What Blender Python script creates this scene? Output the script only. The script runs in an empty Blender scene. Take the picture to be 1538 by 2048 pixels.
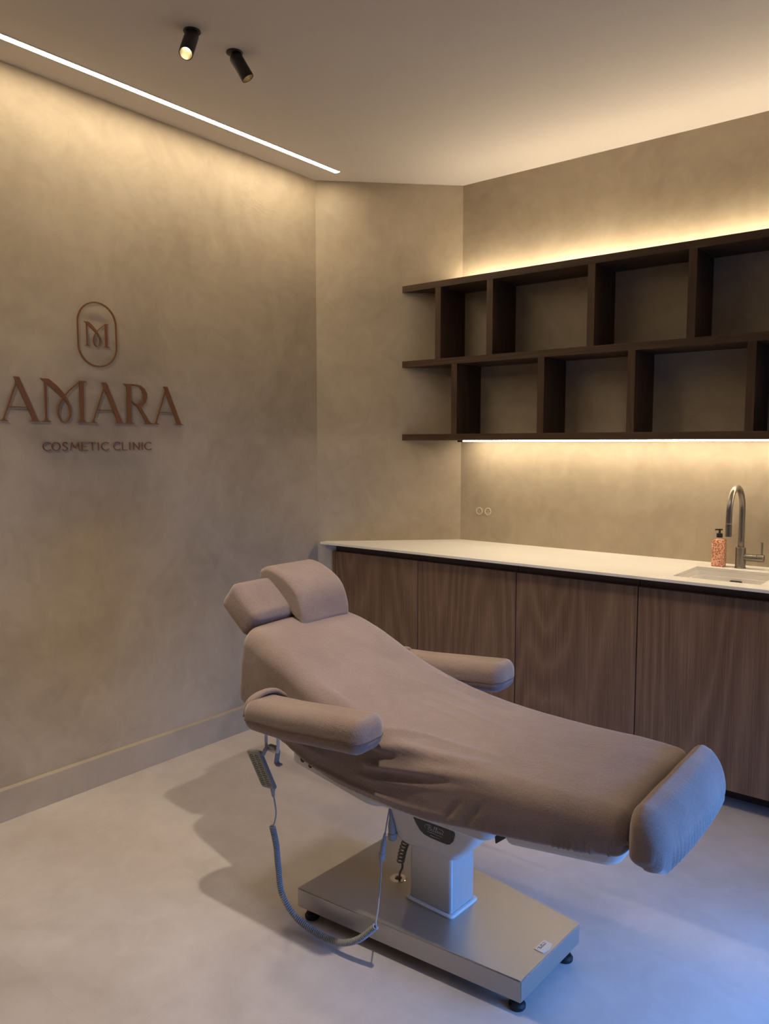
import bpy, bmesh, math, random
from mathutils import Vector, Matrix, noise
from math import sin, cos, pi, radians, exp, sqrt
C = bpy.context.scene.collection
scene = bpy.context.scene

# ------------------------------------------------------------------ camera
CAM = Vector((0, 0, 1.5))
PITCH = math.atan(137 / 1550); YAW = radians(38.7)
cam_data = bpy.data.cameras.new('camera'); cam = bpy.data.objects.new('camera', cam_data)
C.objects.link(cam)
cam.location = CAM
cam.rotation_euler = (pi / 2 - PITCH, 0, YAW)
cam_data.sensor_fit = 'VERTICAL'; cam_data.sensor_height = 36; cam_data.lens = 36 * 1550 / 2048
cam_data.clip_start = 0.02
scene.camera = cam
scene.view_settings.view_transform = 'Standard'
scene.view_settings.look = 'None'
scene.view_settings.exposure = 0.0
scene.view_settings.gamma = 1.0
scene.view_settings.use_curve_mapping = False

# ------------------------------------------------------------------ world, room lights and added fill
world = bpy.data.worlds.new('world'); scene.world = world; world.use_nodes = True
bg = world.node_tree.nodes['Background']
bg.inputs[0].default_value = (0.30, 0.50, 1.0, 1); bg.inputs[1].default_value = 0.3

WARM = (1.0, 0.72, 0.42)
STRIP_CEIL = 62.0        # emission strengths of the luminous strips
STRIP_SHELF_UP = 92.0
STRIP_SHELF_DOWN = 62.0
STRIP_COLOR = (1.0, 0.82, 0.575)

def area(name, loc, target, sx, sy, power, color):
    l = bpy.data.lights.new(name, 'AREA'); l.shape = 'RECTANGLE'; l.size = sx; l.size_y = sy
    l.energy = power; l.color = color
    o = bpy.data.objects.new(name, l); C.objects.link(o); o.location = loc
    o.rotation_euler = (Vector(target) - Vector(loc)).to_track_quat('-Z', 'Y').to_euler()
    return o
def spot(name, loc, target, power, color, size=60, blend=0.6, radius=0.02):
    l = bpy.data.lights.new(name, 'SPOT'); l.energy = power; l.color = color
    l.spot_size = radians(size); l.spot_blend = blend; l.shadow_soft_size = radius
    o = bpy.data.objects.new(name, l); C.objects.link(o); o.location = loc
    o.rotation_euler = (Vector(target) - Vector(loc)).to_track_quat('-Z', 'Y').to_euler()
    return o
# daylight through the window in the right-hand wall (out of frame)
wd = area('window_daylight', (0.43, 2.02, 0.55), (-0.60, 1.95, 0.0), 1.1, 0.8, 19, (0.11, 0.35, 1.0)); wd.data.spread = radians(105)
# ceiling spotlight above the foot end of the bed (out of frame)
spot('spotlight_over_bed', (-0.67, 1.24, 2.90), (-2.1, 1.32, 0.0), 160, (1.0, 0.85, 0.70), 68, 1.0, 0.03)
# two unseen fill lamps added: one brightens the lettered wall, one the cabinet fronts
spot('fill_at_lettering', (-1.35, -0.25, 2.90), (-3.06, 1.75, 1.55), 75, (1.0, 0.82, 0.60), 72, 1.0, 0.09)
spot('fill_at_cabinets', (-0.55, 1.75, 2.90), (-1.55, 3.27, 0.35), 60, (1.0, 0.80, 0.58), 64, 1.0, 0.09)

# ------------------------------------------------------------------ helpers
def tag(o, label=None, cat=None, group=None, kind=None):
    if label: o['label'] = label
    if cat: o['category'] = cat
    if group: o['group'] = group
    if kind: o['kind'] = kind
    return o
def thing(name, loc, rz, label, cat, group=None):
    o = bpy.data.objects.new(name, None); C.objects.link(o); o.empty_display_size = 0.05
    o.location = loc; o.rotation_euler = (0, 0, rz)
    return tag(o, label, cat, group)
def link(name, bm, mat, parent=None, off=(0, 0, 0), smooth=False, sharp=None):
    """bm is written in parent's (or off-shifted) frame"""
    if any(off):
        bmesh.ops.translate(bm, verts=bm.verts, vec=-Vector(off))
    me = bpy.data.meshes.new(name)
    bmesh.ops.recalc_face_normals(bm, faces=bm.faces)
    bm.to_mesh(me); bm.free()
    me.materials.append(mat)
    if smooth:
        for p in me.polygons: p.use_smooth = True
        if sharp:
            me.set_sharp_from_angle(angle=radians(sharp))
    o = bpy.data.objects.new(name, me); C.objects.link(o)
    if parent: o.parent = parent
    return o
def box(bm, x0, x1, y0, y1, z0, z1, bev=0.0, seg=2):
    b = bmesh.new()
    bmesh.ops.create_cube(b, size=1)
    for v in b.verts:
        v.co = Vector(((x0 + x1) / 2 + v.co.x * (x1 - x0), (y0 + y1) / 2 + v.co.y * (y1 - y0), (z0 + z1) / 2 + v.co.z * (z1 - z0)))
    if bev: bmesh.ops.bevel(b, geom=b.edges[:], offset=bev, segments=seg, affect='EDGES', profile=0.5)
    merge(bm, b)
def merge(bm, b):
    m = {}
    for v in b.verts: m[v] = bm.verts.new(v.co)
    for f in b.faces:
        try: bm.faces.new([m[v] for v in f.verts])
        except ValueError: pass
    b.free()
def prism(bm, pts, f0, f1, bev=0.0, seg=2):
    """pts: list of 2D; f0,f1: functions (a,b)->3D for both caps"""
    b = bmesh.new()
    A = [b.verts.new(f0(*p)) for p in pts]; B = [b.verts.new(f1(*p)) for p in pts]
    n = len(pts)
    b.faces.new(A); b.faces.new(B[::-1])
    for i in range(n): b.faces.new([A[i], A[(i + 1) % n], B[(i + 1) % n], B[i]])
    if bev: 
        bmesh.ops.recalc_face_normals(b, faces=b.faces)
        bmesh.ops.bevel(b, geom=b.edges[:], offset=bev, segments=seg, affect='EDGES')
    merge(bm, b)
def prism_z(bm, pts, z0, z1, bev=0.0, seg=2):
    prism(bm, pts, lambda a, b: Vector((a, b, z0)), lambda a, b: Vector((a, b, z1)), bev, seg)
def loft(bm, rings, cap=True, closed=True):
    R_ = [[bm.verts.new(p) for p in r] for r in rings]
    n = len(rings[0])
    for a, b in zip(R_[:-1], R_[1:]):
        for i in range(n if closed else n - 1):
            j = (i + 1) % n
            bm.faces.new([a[i], a[j], b[j], b[i]])
    if cap:
        for r in (R_[0], R_[-1]):
            c = Vector((0, 0, 0))
            for v in r: c += v.co
            c /= n
            cv = bm.verts.new(c)
            for i in range(n): bm.faces.new([r[i], r[(i + 1) % n], cv])
    return R_
def rrect(a0, a1, b0, b1, r, nc=5, nf=1):
    """rounded rectangle in 2D, corner radius r, nf subdivisions on each flat"""
    r = min(r, (a1 - a0) / 2 - 1e-4, (b1 - b0) / 2 - 1e-4)
    out = []
    cs = [((a1 - r, b1 - r), 0), ((a0 + r, b1 - r), pi / 2), ((a0 + r, b0 + r), pi), ((a1 - r, b0 + r), 1.5 * pi)]
    for k, ((ca, cb), t0) in enumerate(cs):
        for i in range(nc + 1):
            t = t0 + i / nc * pi / 2
            out.append((ca + r * cos(t), cb + r * sin(t)))
        # flat to next corner
        (na, nb), nt = cs[(k + 1) % 4]
        p = out[-1]; q = (na + r * cos(nt), nb + r * sin(nt))
        for i in range(1, nf):
            out.append((p[0] + (q[0] - p[0]) * i / nf, p[1] + (q[1] - p[1]) * i / nf))
    return out
def catmull(pts, per=8):
    P_ = [Vector(p) for p in pts]; P_ = [P_[0] * 2 - P_[1]] + P_ + [P_[-1] * 2 - P_[-2]]
    out = []
    for i in range(1, len(P_) - 2):
        a, b, c, d = P_[i - 1:i + 3]
        for k in range(per):
            t = k / per
            out.append(0.5 * ((2 * b) + (c - a) * t + (2 * a - 5 * b + 4 * c - d) * t * t + (3 * b - a - 3 * c + d) * t ** 3))
    out.append(P_[-2].copy())
    return out
def frames(path):
    n = len(path); T = []
    for i in range(n):
        t = path[min(i + 1, n - 1)] - path[max(i - 1, 0)]
        T.append(t.normalized())
    up = Vector((0, 0, 1)) if abs(T[0].z) < 0.9 else Vector((1, 0, 0))
    N = (up - T[0] * up.dot(T[0])).normalized(); out = []
    for i in range(n):
        N = (N - T[i] * N.dot(T[i])).normalized()
        out.append((N.copy(), T[i].cross(N)))
    return out
def tube(bm, path, r, n=10, cap=True):
    path = [Vector(p) for p in path]; fr = frames(path)
    rr = r if callable(r) else (lambda t: r)
    rings = []
    for i, (p, (a, b)) in enumerate(zip(path, fr)):
        q = rr(i / (len(path) - 1))
        rings.append([p + a * q * cos(2 * pi * k / n) + b * q * sin(2 * pi * k / n) for k in range(n)])
    loft(bm, rings, cap)
def coil(bm, path, R_, r, pitch, n=6, per=11):
    """a helix wound round a smooth path"""
    pts = catmull(path, 40); L = [0]
    for a, b in zip(pts[:-1], pts[1:]): L.append(L[-1] + (b - a).length)
    fr = frames(pts); tot = L[-1]; m = int(tot / pitch * per); out = []; j = 0
    for i in range(m + 1):
        s = tot * i / m
        while j < len(L) - 2 and L[j + 1] < s: j += 1
        t = (s - L[j]) / max(1e-9, L[j + 1] - L[j])
        p = pts[j].lerp(pts[j + 1], t); a = fr[j][0].lerp(fr[j + 1][0], t).normalized(); b = fr[j][1].lerp(fr[j + 1][1], t).normalized()
        ph = 2 * pi * i / per
        out.append(p + a * R_ * cos(ph) + b * R_ * sin(ph))
    tube(bm, out, r, n)
def lathe(bm, prof, origin, axis=(0, 0, 1), n=32, cap=True):
    """prof: list of (radius, height) along axis"""
    ax = Vector(axis).normalized(); a = ax.orthogonal().normalized(); b = ax.cross(a); o = Vector(origin)
    loft(bm, [[o + ax * h + (a * cos(2 * pi * k / n) + b * sin(2 * pi * k / n)) * max(r, 1e-5) for k in range(n)] for r, h in prof], cap)
def interp(tab, x):
    if x <= tab[0][0]: return tab[0][1]
    for (a, fa), (b, fb) in zip(tab[:-1], tab[1:]):
        if x <= b:
            return fa + (fb - fa) * (x - a) / (b - a)
    return tab[-1][1]
def smooth_tab(tab, x):
    """Catmull-Rom through the table (monotone x)"""
    n = len(tab)
    if x <= tab[0][0]: return tab[0][1] + (tab[1][1] - tab[0][1]) / (tab[1][0] - tab[0][0]) * (x - tab[0][0])
    if x >= tab[-1][0]: return tab[-1][1] + (tab[-1][1] - tab[-2][1]) / (tab[-1][0] - tab[-2][0]) * (x - tab[-1][0])
    for i in range(n - 1):
        if x <= tab[i + 1][0]: break
    def sl(k):
        if k <= 0: return (tab[1][1] - tab[0][1]) / (tab[1][0] - tab[0][0])
        if k >= n - 1: return (tab[-1][1] - tab[-2][1]) / (tab[-1][0] - tab[-2][0])
        return (tab[k + 1][1] - tab[k - 1][1]) / (tab[k + 1][0] - tab[k - 1][0])
    h = tab[i + 1][0] - tab[i][0]; t = (x - tab[i][0]) / h
    return ((2 * t ** 3 - 3 * t * t + 1) * tab[i][1] + (t ** 3 - 2 * t * t + t) * h * sl(i)
            + (-2 * t ** 3 + 3 * t * t) * tab[i + 1][1] + (t ** 3 - t * t) * h * sl(i + 1))
def puffbox(bm, sx, sy, sz, r, n=18, crown=(0, 0, 0), xf=None, disp=None):
    """rounded cushion centred on the origin: grid cube, rounded by clamping, crowned faces"""
    b = bmesh.new(); bmesh.ops.create_cube(b, size=2)
    bmesh.ops.subdivide_edges(b, edges=b.edges[:], cuts=n, use_grid_fill=True)
    H_ = (sx / 2, sy / 2, sz / 2)
    for v in b.verts:
        u = v.co.copy()
        p = Vector([u[i] * H_[i] for i in range(3)])
        q = Vector([max(-(H_[i] - r), min(H_[i] - r, p[i])) for i in range(3)])
        d = p - q
        if d.length > 1e-9: p = q + d.normalized() * r
        for i in range(3):
            j, k = (i + 1) % 3, (i + 2) % 3
            p[i] += crown[i] * (1 if u[i] > 0 else -1) * abs(u[i]) ** 3 * (1 - u[j] ** 2) * (1 - u[k] ** 2)
        if disp: p = disp(p, u)
        v.co = xf @ p if xf else p
    merge(bm, b)

# ------------------------------------------------------------------ materials
def nm(name):
    m = bpy.data.materials.new(name); m.use_nodes = True
    nt = m.node_tree; b = nt.nodes['Principled BSDF']
    return m, nt, b
def plain(name, col, rough=0.5, metal=0.0, spec=0.5, **kw):
    m, nt, b = nm(name)
    b.inputs['Base Color'].default_value = (*col, 1); b.inputs['Roughness'].default_value = rough
    b.inputs['Metallic'].default_value = metal; b.inputs['Specular IOR Level'].default_value = spec
    for k, v in kw.items(): b.inputs[k.replace('_', ' ')].default_value = v
    # a whisper of procedural grain so no surface is perfectly uniform
    n = nt.nodes.new('ShaderNodeTexNoise'); n.inputs['Scale'].default_value = 90; n.inputs['Detail'].default_value = 4
    tc = nt.nodes.new('ShaderNodeTexCoord'); nt.links.new(tc.outputs['Object'], n.inputs['Vector'])
    mr = nt.nodes.new('ShaderNodeMapRange'); mr.inputs['To Min'].default_value = max(0, rough - .03); mr.inputs['To Max'].default_value = min(1, rough + .03)
    nt.links.new(n.outputs['Fac'], mr.inputs['Value']); nt.links.new(mr.outputs[0], b.inputs['Roughness'])
    return m
def mapping(nt, scale=(1, 1, 1), loc=(0, 0, 0), coord='Object'):
    tc = nt.nodes.new('ShaderNodeTexCoord'); mp = nt.nodes.new('ShaderNodeMapping')
    mp.inputs['Scale'].default_value = scale; mp.inputs['Location'].default_value = loc
    nt.links.new(tc.outputs[coord], mp.inputs['Vector']); return mp
def noise_node(nt, vec, scale, detail=4, rough=0.5, dist=0.0):
    n = nt.nodes.new('ShaderNodeTexNoise'); n.inputs['Scale'].default_value = scale
    n.inputs['Detail'].default_value = detail; n.inputs['Roughness'].default_value = rough; n.inputs['Distortion'].default_value = dist
    if vec: nt.links.new(vec, n.inputs['Vector'])
    return n
def ramp(nt, fac, stops):
    r = nt.nodes.new('ShaderNodeValToRGB'); e = r.color_ramp.elements
    while len(e) < len(stops): e.new(0.5)
    for el, (p, c) in zip(e, stops): el.position = p; el.color = (*c, 1)
    nt.links.new(fac, r.inputs['Fac']); return r
def math_node(nt, op, a, b=None, c=None):
    n = nt.nodes.new('ShaderNodeMath'); n.operation = op
    for i, x in enumerate((a, b, c)):
        if x is None: continue
        if isinstance(x, (int, float)): n.inputs[i].default_value = x
        else: nt.links.new(x, n.inputs[i])
    return n.outputs[0]
def bump(nt, b, h, strength, dist=0.01):
    n = nt.nodes.new('ShaderNodeBump'); n.inputs['Strength'].default_value = strength; n.inputs['Distance'].default_value = dist
    nt.links.new(h, n.inputs['Height']); nt.links.new(n.outputs[0], b.inputs['Normal']); return n

def mat_plaster(name, c0, c1, seed=0.0):
    m, nt, b = nm(name)
    mp = mapping(nt, (1, 1, 1), (seed, seed * 1.7, 0))
    n1 = noise_node(nt, mp.outputs[0], 1.6, 7, 0.62, 0.6)
    n2 = noise_node(nt, mp.outputs[0], 7.0, 6, 0.6, 1.2)
    mx = math_node(nt, 'MULTIPLY_ADD', n2.outputs['Fac'], 0.3, math_node(nt, 'MULTIPLY', n1.outputs['Fac'], 0.7))
    r = ramp(nt, mx, [(0.34, c0), (0.66, c1)])
    nt.links.new(r.outputs[0], b.inputs['Base Color'])
    rr = nt.nodes.new('ShaderNodeMapRange'); rr.inputs['To Min'].default_value = 0.48; rr.inputs['To Max'].default_value = 0.68
    nt.links.new(n2.outputs['Fac'], rr.inputs['Value']); nt.links.new(rr.outputs[0], b.inputs['Roughness'])
    b.inputs['Specular IOR Level'].default_value = 0.35
    # trowel strokes: sparse thin ridges of a strongly distorted noise + soft undulation
    n3 = noise_node(nt, mp.outputs[0], 3.2, 3, 0.5, 2.2)
    ridge = math_node(nt, 'SUBTRACT', 1.0, math_node(nt, 'MULTIPLY', math_node(nt, 'ABSOLUTE', math_node(nt, 'SUBTRACT', n3.outputs['Fac'], 0.5)), 26))
    ridge = math_node(nt, 'MAXIMUM', ridge, 0.0)
    n4 = noise_node(nt, mp.outputs[0], 2.3, 2, 0.5)
    gate = math_node(nt, 'GREATER_THAN', n4.outputs['Fac'], 0.60)
    ridge = math_node(nt, 'MULTIPLY', ridge, gate)
    h = math_node(nt, 'ADD', math_node(nt, 'MULTIPLY', ridge, 0.10), math_node(nt, 'MULTIPLY', n1.outputs['Fac'], 0.8))
    bump(nt, b, h, 0.25, 0.012)
    return m
def mat_wood(name, dark, mid, light, axis='Z', scale=1.0, coord='Object', seed=0.0, rings=1.0):
    """walnut veneer, grain along the given axis"""
    m, nt, b = nm(name)
    sc = {'Z': (1, 1, 0.13), 'X': (0.10, 1, 1)}[axis]
    mp = mapping(nt, tuple(s * scale for s in sc), (seed, 0, seed * .3), coord)
    oi = nt.nodes.new('ShaderNodeObjectInfo')
    add = nt.nodes.new('ShaderNodeVectorMath'); add.operation = 'ADD'
    cx = nt.nodes.new('ShaderNodeCombineXYZ')
    rnd = math_node(nt, 'MULTIPLY', oi.outputs['Random'], 37.0)
    for i in range(3): nt.links.new(rnd, cx.inputs[i])
    nt.links.new(mp.outputs[0], add.inputs[0]); nt.links.new(cx.outputs[0], add.inputs[1])
    v = add.outputs[0]
    warp = noise_node(nt, v, 2.2, 1, 0.4, 0.0)
    ringv = math_node(nt, 'MULTIPLY', warp.outputs['Fac'], 46.0 * rings)
    n2 = noise_node(nt, v, 9, 3, 0.6, 0.3)
    ringv = math_node(nt, 'ADD', ringv, math_node(nt, 'MULTIPLY', n2.outputs['Fac'], 2.5))
    tri = math_node(nt, 'PINGPONG', ringv, 1.0)
    tri = math_node(nt, 'POWER', tri, 1.6)
    fsc = {'Z': (1, 1, 0.012), 'X': (0.012, 1, 1)}[axis]
    mp2 = mapping(nt, tuple(s * 240 * scale for s in fsc), (seed, 3, 1), coord)
    fib = noise_node(nt, mp2.outputs[0], 1.0, 4, 0.7)
    band = noise_node(nt, v, 5.0, 1, 0.5)
    f = math_node(nt, 'ADD', math_node(nt, 'MULTIPLY', tri, 0.14), math_node(nt, 'MULTIPLY', fib.outputs['Fac'], 0.62))
    f = math_node(nt, 'ADD', f, math_node(nt, 'MULTIPLY', band.outputs['Fac'], 0.20))
    r = ramp(nt, f, [(0.28, dark), (0.52, mid), (0.80, light)])
    nt.links.new(r.outputs[0], b.inputs['Base Color'])
    b.inputs['Roughness'].default_value = 0.5; b.inputs['Specular IOR Level'].default_value = 0.35
    bump(nt, b, f, 0.12, 0.002)
    return m
def mat_fabric(name, c0, c1, seed=0):
    m, nt, b = nm(name)
    mp = mapping(nt, (1, 1, 1), (seed, seed, 0))
    n1 = noise_node(nt, mp.outputs[0], 5, 5, 0.6, 0.5)
    n2 = noise_node(nt, mp.outputs[0], 420, 3, 0.7)
    f = math_node(nt, 'ADD', math_node(nt, 'MULTIPLY', n1.outputs['Fac'], 0.35), math_node(nt, 'MULTIPLY', n2.outputs['Fac'], 0.65))
    r = ramp(nt, f, [(0.36, c0), (0.64, c1)])
    nt.links.new(r.outputs[0], b.inputs['Base Color'])
    b.inputs['Roughness'].default_value = 0.95; b.inputs['Specular IOR Level'].default_value = 0.1
    b.inputs['Sheen Weight'].default_value = 0.55; b.inputs['Sheen Roughness'].default_value = 0.45
    b.inputs['Sheen Tint'].default_value = (0.95, 0.88, 0.84, 1)
    # plush pile plus short random creases
    n3 = noise_node(nt, mp.outputs[0], 22, 4, 0.6, 1.5)
    cr = math_node(nt, 'MAXIMUM', math_node(nt, 'SUBTRACT', 1.0, math_node(nt, 'MULTIPLY', math_node(nt, 'ABSOLUTE', math_node(nt, 'SUBTRACT', n3.outputs['Fac'], 0.5)), 16)), 0.0)
    gate = noise_node(nt, mp.outputs[0], 6, 2, 0.5); gm = nt.nodes.new('ShaderNodeMapRange'); gm.interpolation_type = 'SMOOTHSTEP'; gm.inputs['From Min'].default_value = .42; gm.inputs['From Max'].default_value = .66; nt.links.new(gate.outputs['Fac'], gm.inputs['Value'])
    n5 = noise_node(nt, mp.outputs[0], 75, 4, 0.65)
    cr = math_node(nt, 'MULTIPLY', cr, gm.outputs[0])
    h = math_node(nt, 'ADD', math_node(nt, 'MULTIPLY', n2.outputs['Fac'], 0.35), math_node(nt, 'MULTIPLY_ADD', n5.outputs['Fac'], 0.45, math_node(nt, 'MULTIPLY', cr, 0.22)))
    h = math_node(nt, 'ADD', h, math_node(nt, 'MULTIPLY', n1.outputs['Fac'], 0.6))
    bump(nt, b, h, 0.6, 0.004)
    return m
def emit(name, col, strength):
    m = bpy.data.materials.new(name); m.use_nodes = True; nt = m.node_tree; nt.nodes.clear()
    e = nt.nodes.new('ShaderNodeEmission'); e.inputs[0].default_value = (*col, 1); e.inputs[1].default_value = strength
    o = nt.nodes.new('ShaderNodeOutputMaterial'); nt.links.new(e.outputs[0], o.inputs[0]); return m

M_wall = mat_plaster('wall_plaster', (0.335, 0.275, 0.200), (0.475, 0.405, 0.305))
M_ceil = plain('ceiling_paint', (0.64, 0.60, 0.56), 0.85, spec=0.2)
M_base = mat_plaster('baseboard_plaster', (0.37, 0.31, 0.235), (0.46, 0.395, 0.305), 4.0)
def mat_floor():
    m, nt, b = nm('floor_vinyl_tiles')
    mp = mapping(nt)
    n1 = noise_node(nt, mp.outputs[0], 1.3, 8, 0.6, 0.8); n2 = noise_node(nt, mp.outputs[0], 9, 6, 0.65, 0.6)
    f = math_node(nt, 'ADD', math_node(nt, 'MULTIPLY', n1.outputs['Fac'], 0.6), math_node(nt, 'MULTIPLY', n2.outputs['Fac'], 0.4))
    r = ramp(nt, f, [(0.35, (0.44, 0.39, 0.355)), (0.65, (0.56, 0.51, 0.475))])
    br = nt.nodes.new('ShaderNodeTexBrick'); br.inputs['Scale'].default_value = 1.0; br.offset = 0.5
    br.inputs['Brick Width'].default_value = 0.9; br.inputs['Row Height'].default_value = 0.6
    br.inputs['Mortar Size'].default_value = 0.0012; br.inputs['Mortar Smooth'].default_value = 0.2
    br.inputs['Color1'].default_value = (1, 1, 1, 1); br.inputs['Color2'].default_value = (0.95, 0.95, 0.95, 1); br.inputs['Mortar'].default_value = (0.92, 0.915, 0.91, 1)
    mp2 = mapping(nt, (1, 1, 1), (0.33, 0.21, 0)); nt.links.new(mp2.outputs[0], br.inputs['Vector'])
    mx = nt.nodes.new('ShaderNodeMix'); mx.data_type = 'RGBA'; mx.blend_type = 'MULTIPLY'; mx.inputs['Factor'].default_value = 1
    nt.links.new(r.outputs[0], mx.inputs['A']); nt.links.new(br.outputs['Color'], mx.inputs['B'])
    nt.links.new(mx.outputs['Result'], b.inputs['Base Color'])
    b.inputs['Roughness'].default_value = 0.5; b.inputs['Specular IOR Level'].default_value = 0.35
    bump(nt, b, n2.outputs['Fac'], 0.05, 0.003)
    return m
M_floor = mat_floor()
M_door = mat_wood('cabinet_walnut', (0.095, 0.055, 0.034), (0.198, 0.120, 0.075), (0.305, 0.204, 0.138), 'Z')
M_shelf = mat_wood('shelf_walnut', (0.040, 0.021, 0.011), (0.078, 0.043, 0.024), (0.120, 0.070, 0.042), 'X', 1.4)
M_div = mat_wood('shelf_walnut_upright', (0.040, 0.021, 0.011), (0.078, 0.043, 0.024), (0.120, 0.070, 0.042), 'Z', 1.4)
M_darkwood = plain('recess_dark_brown', (0.055, 0.028, 0.017), 0.5)
M_stone = mat_plaster('worktop_stone', (0.76, 0.74, 0.68), (0.84, 0.82, 0.77), 9.0)
M_sink = plain('sink_composite', (0.78, 0.75, 0.71), 0.4)
M_fab = mat_fabric('mauve_velour', (0.200, 0.146, 0.126), (0.305, 0.236, 0.209))
M_seam = plain('seam_thread', (0.10, 0.062, 0.045), 0.9)
M_white = plain('housing_plastic', (0.62, 0.61, 0.58), 0.38)
M_silver = plain('silver_lacquer', (0.44, 0.405, 0.36), 0.38, 0.78)
M_silver_side = M_silver
M_column = plain('column_aluminium', (0.52, 0.52, 0.51), 0.34, 0.4)
M_black = plain('black_rubber', (0.012, 0.012, 0.013), 0.5)
M_blackgloss = plain('badge_black', (0.012, 0.012, 0.016), 0.25)
M_print = plain('badge_print', (0.42, 0.42, 0.45), 0.4)
M_grey = plain('grey_cable', (0.27, 0.28, 0.29), 0.5)
M_dgrey = plain('dark_grey_cable', (0.17, 0.155, 0.14), 0.5)
M_hand = plain('handset_plastic', (0.27, 0.275, 0.28), 0.45)
M_pad = plain('keypad_film', (0.33, 0.35, 0.32), 0.4)
M_key = plain('keypad_print', (0.07, 0.085, 0.10), 0.5)
M_chrome = plain('polished_steel', (0.75, 0.72, 0.68), 0.15, 1.0)
M_gun = plain('brushed_gunmetal', (0.26, 0.235, 0.21), 0.36, 1.0)
M_bronze = plain('bronze_letter', (0.22, 0.098, 0.046), 0.42, 0.35)
M_lampblack = plain('lamp_black', (0.010, 0.009, 0.008), 0.5)
M_gold = plain('reflector_gold', (0.42, 0.32, 0.17), 0.45, 0.9)
M_glowlamp = emit('lamp_lens', (1.0, 0.95, 0.85), 16)
M_socket = plain('socket_plastic', (0.42, 0.38, 0.29), 0.4)
M_socketring = plain('socket_ring', (0.66, 0.58, 0.44), 0.35)
# ------------------------------------------------------------------ room shell
XL, YB, ZC = -3.063, 3.80, 2.947
XR, YF = 0.46, -2.4
CH0 = (-3.063, 3.212); CH1 = (-2.475, 3.80)      # the 45-degree wall across the corner
def struct(name, bm, m, **k):
    return tag(link(name, bm, m, **k), kind='structure')
bm = bmesh.new(); box(bm, XL - .1, XR + .1, YF - .1, YB + .1, -0.1, 0); struct('floor', bm, M_floor)
bm = bmesh.new(); box(bm, XL - .1, XR + .1, YF - .1, YB + .1, ZC, ZC + .1); struct('ceiling', bm, M_ceil)
bm = bmesh.new(); box(bm, XL - .1, XL, YF, YB, 0, ZC); struct('wall_left', bm, M_wall)
bm = bmesh.new(); box(bm, XL, XR, YB, YB + .1, 0, ZC); struct('wall_back', bm, M_wall)
bm = bmesh.new(); prism_z(bm, [CH0, CH1, (CH1[0], YB + .02), (XL - .02, YB + .02), (XL - .02, CH0[1])], 0.0, ZC); struct('wall_corner', bm, M_wall)
bm = bmesh.new(); box(bm, XL - .1, XR + .1, YF - .1, YF, 0, ZC); struct('wall_front', bm, M_wall)
# right wall with a tall window opening (out of frame, the daylight comes in here)
bm = bmesh.new()
box(bm, XR, XR + .1, YF, 1.6, 0, ZC); box(bm, XR, XR + .1, 3.1, YB, 0, ZC); box(bm, XR, XR + .1, 1.6, 3.1, 2.3, ZC); box(bm, XR, XR + .1, 1.6, 3.1, 0, 0.08)
struct('wall_right', bm, M_wall)
bm = bmesh.new()
box(bm, XR + .02, XR + .07, 1.6, 1.65, 0.08, 2.3); box(bm, XR + .02, XR + .07, 3.05, 3.1, 0.08, 2.3); box(bm, XR + .02, XR + .07, 1.65, 3.05, 2.25, 2.3); box(bm, XR + .02, XR + .07, 1.65, 3.05, 0.08, 0.13)
struct('window_1', bm, M_lampblack)
bm = bmesh.new(); box(bm, XL, XL + .030, YF, CH0[1] - .005, 0, 0.128, 0.001, 1); struct('baseboard_left', bm, M_base)
d = 0.030
bm = bmesh.new(); prism_z(bm, [CH0, CH1, (CH1[0] + d * .7, CH1[1] - d * .7), (CH0[0] + d * .7, CH0[1] - d * .7)], 0, 0.128); struct('baseboard_corner', bm, M_base)

# ------------------------------------------------------------------ recessed linear ceiling light
t = thing('linear_ceiling_light', (-2.877, 1.1, ZC), 0, 'long thin glowing light strip recessed in the ceiling along the left wall', 'light')
bm = bmesh.new(); box(bm, -.0145, .0145, -1.9, 2.09, -.004, -.0005); link('diffuser', bm, emit('ceiling_strip_glow', STRIP_COLOR, STRIP_CEIL), t)
bm = bmesh.new()
for x0, x1 in ((-.018, -.0145), (.0145, .018)): box(bm, x0, x1, -1.9, 2.0935, -.0035, 0)
box(bm, -.0145, .0145, 2.09, 2.0935, -.0035, 0)
link('channel_edge', bm, M_ceil, t)

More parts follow.
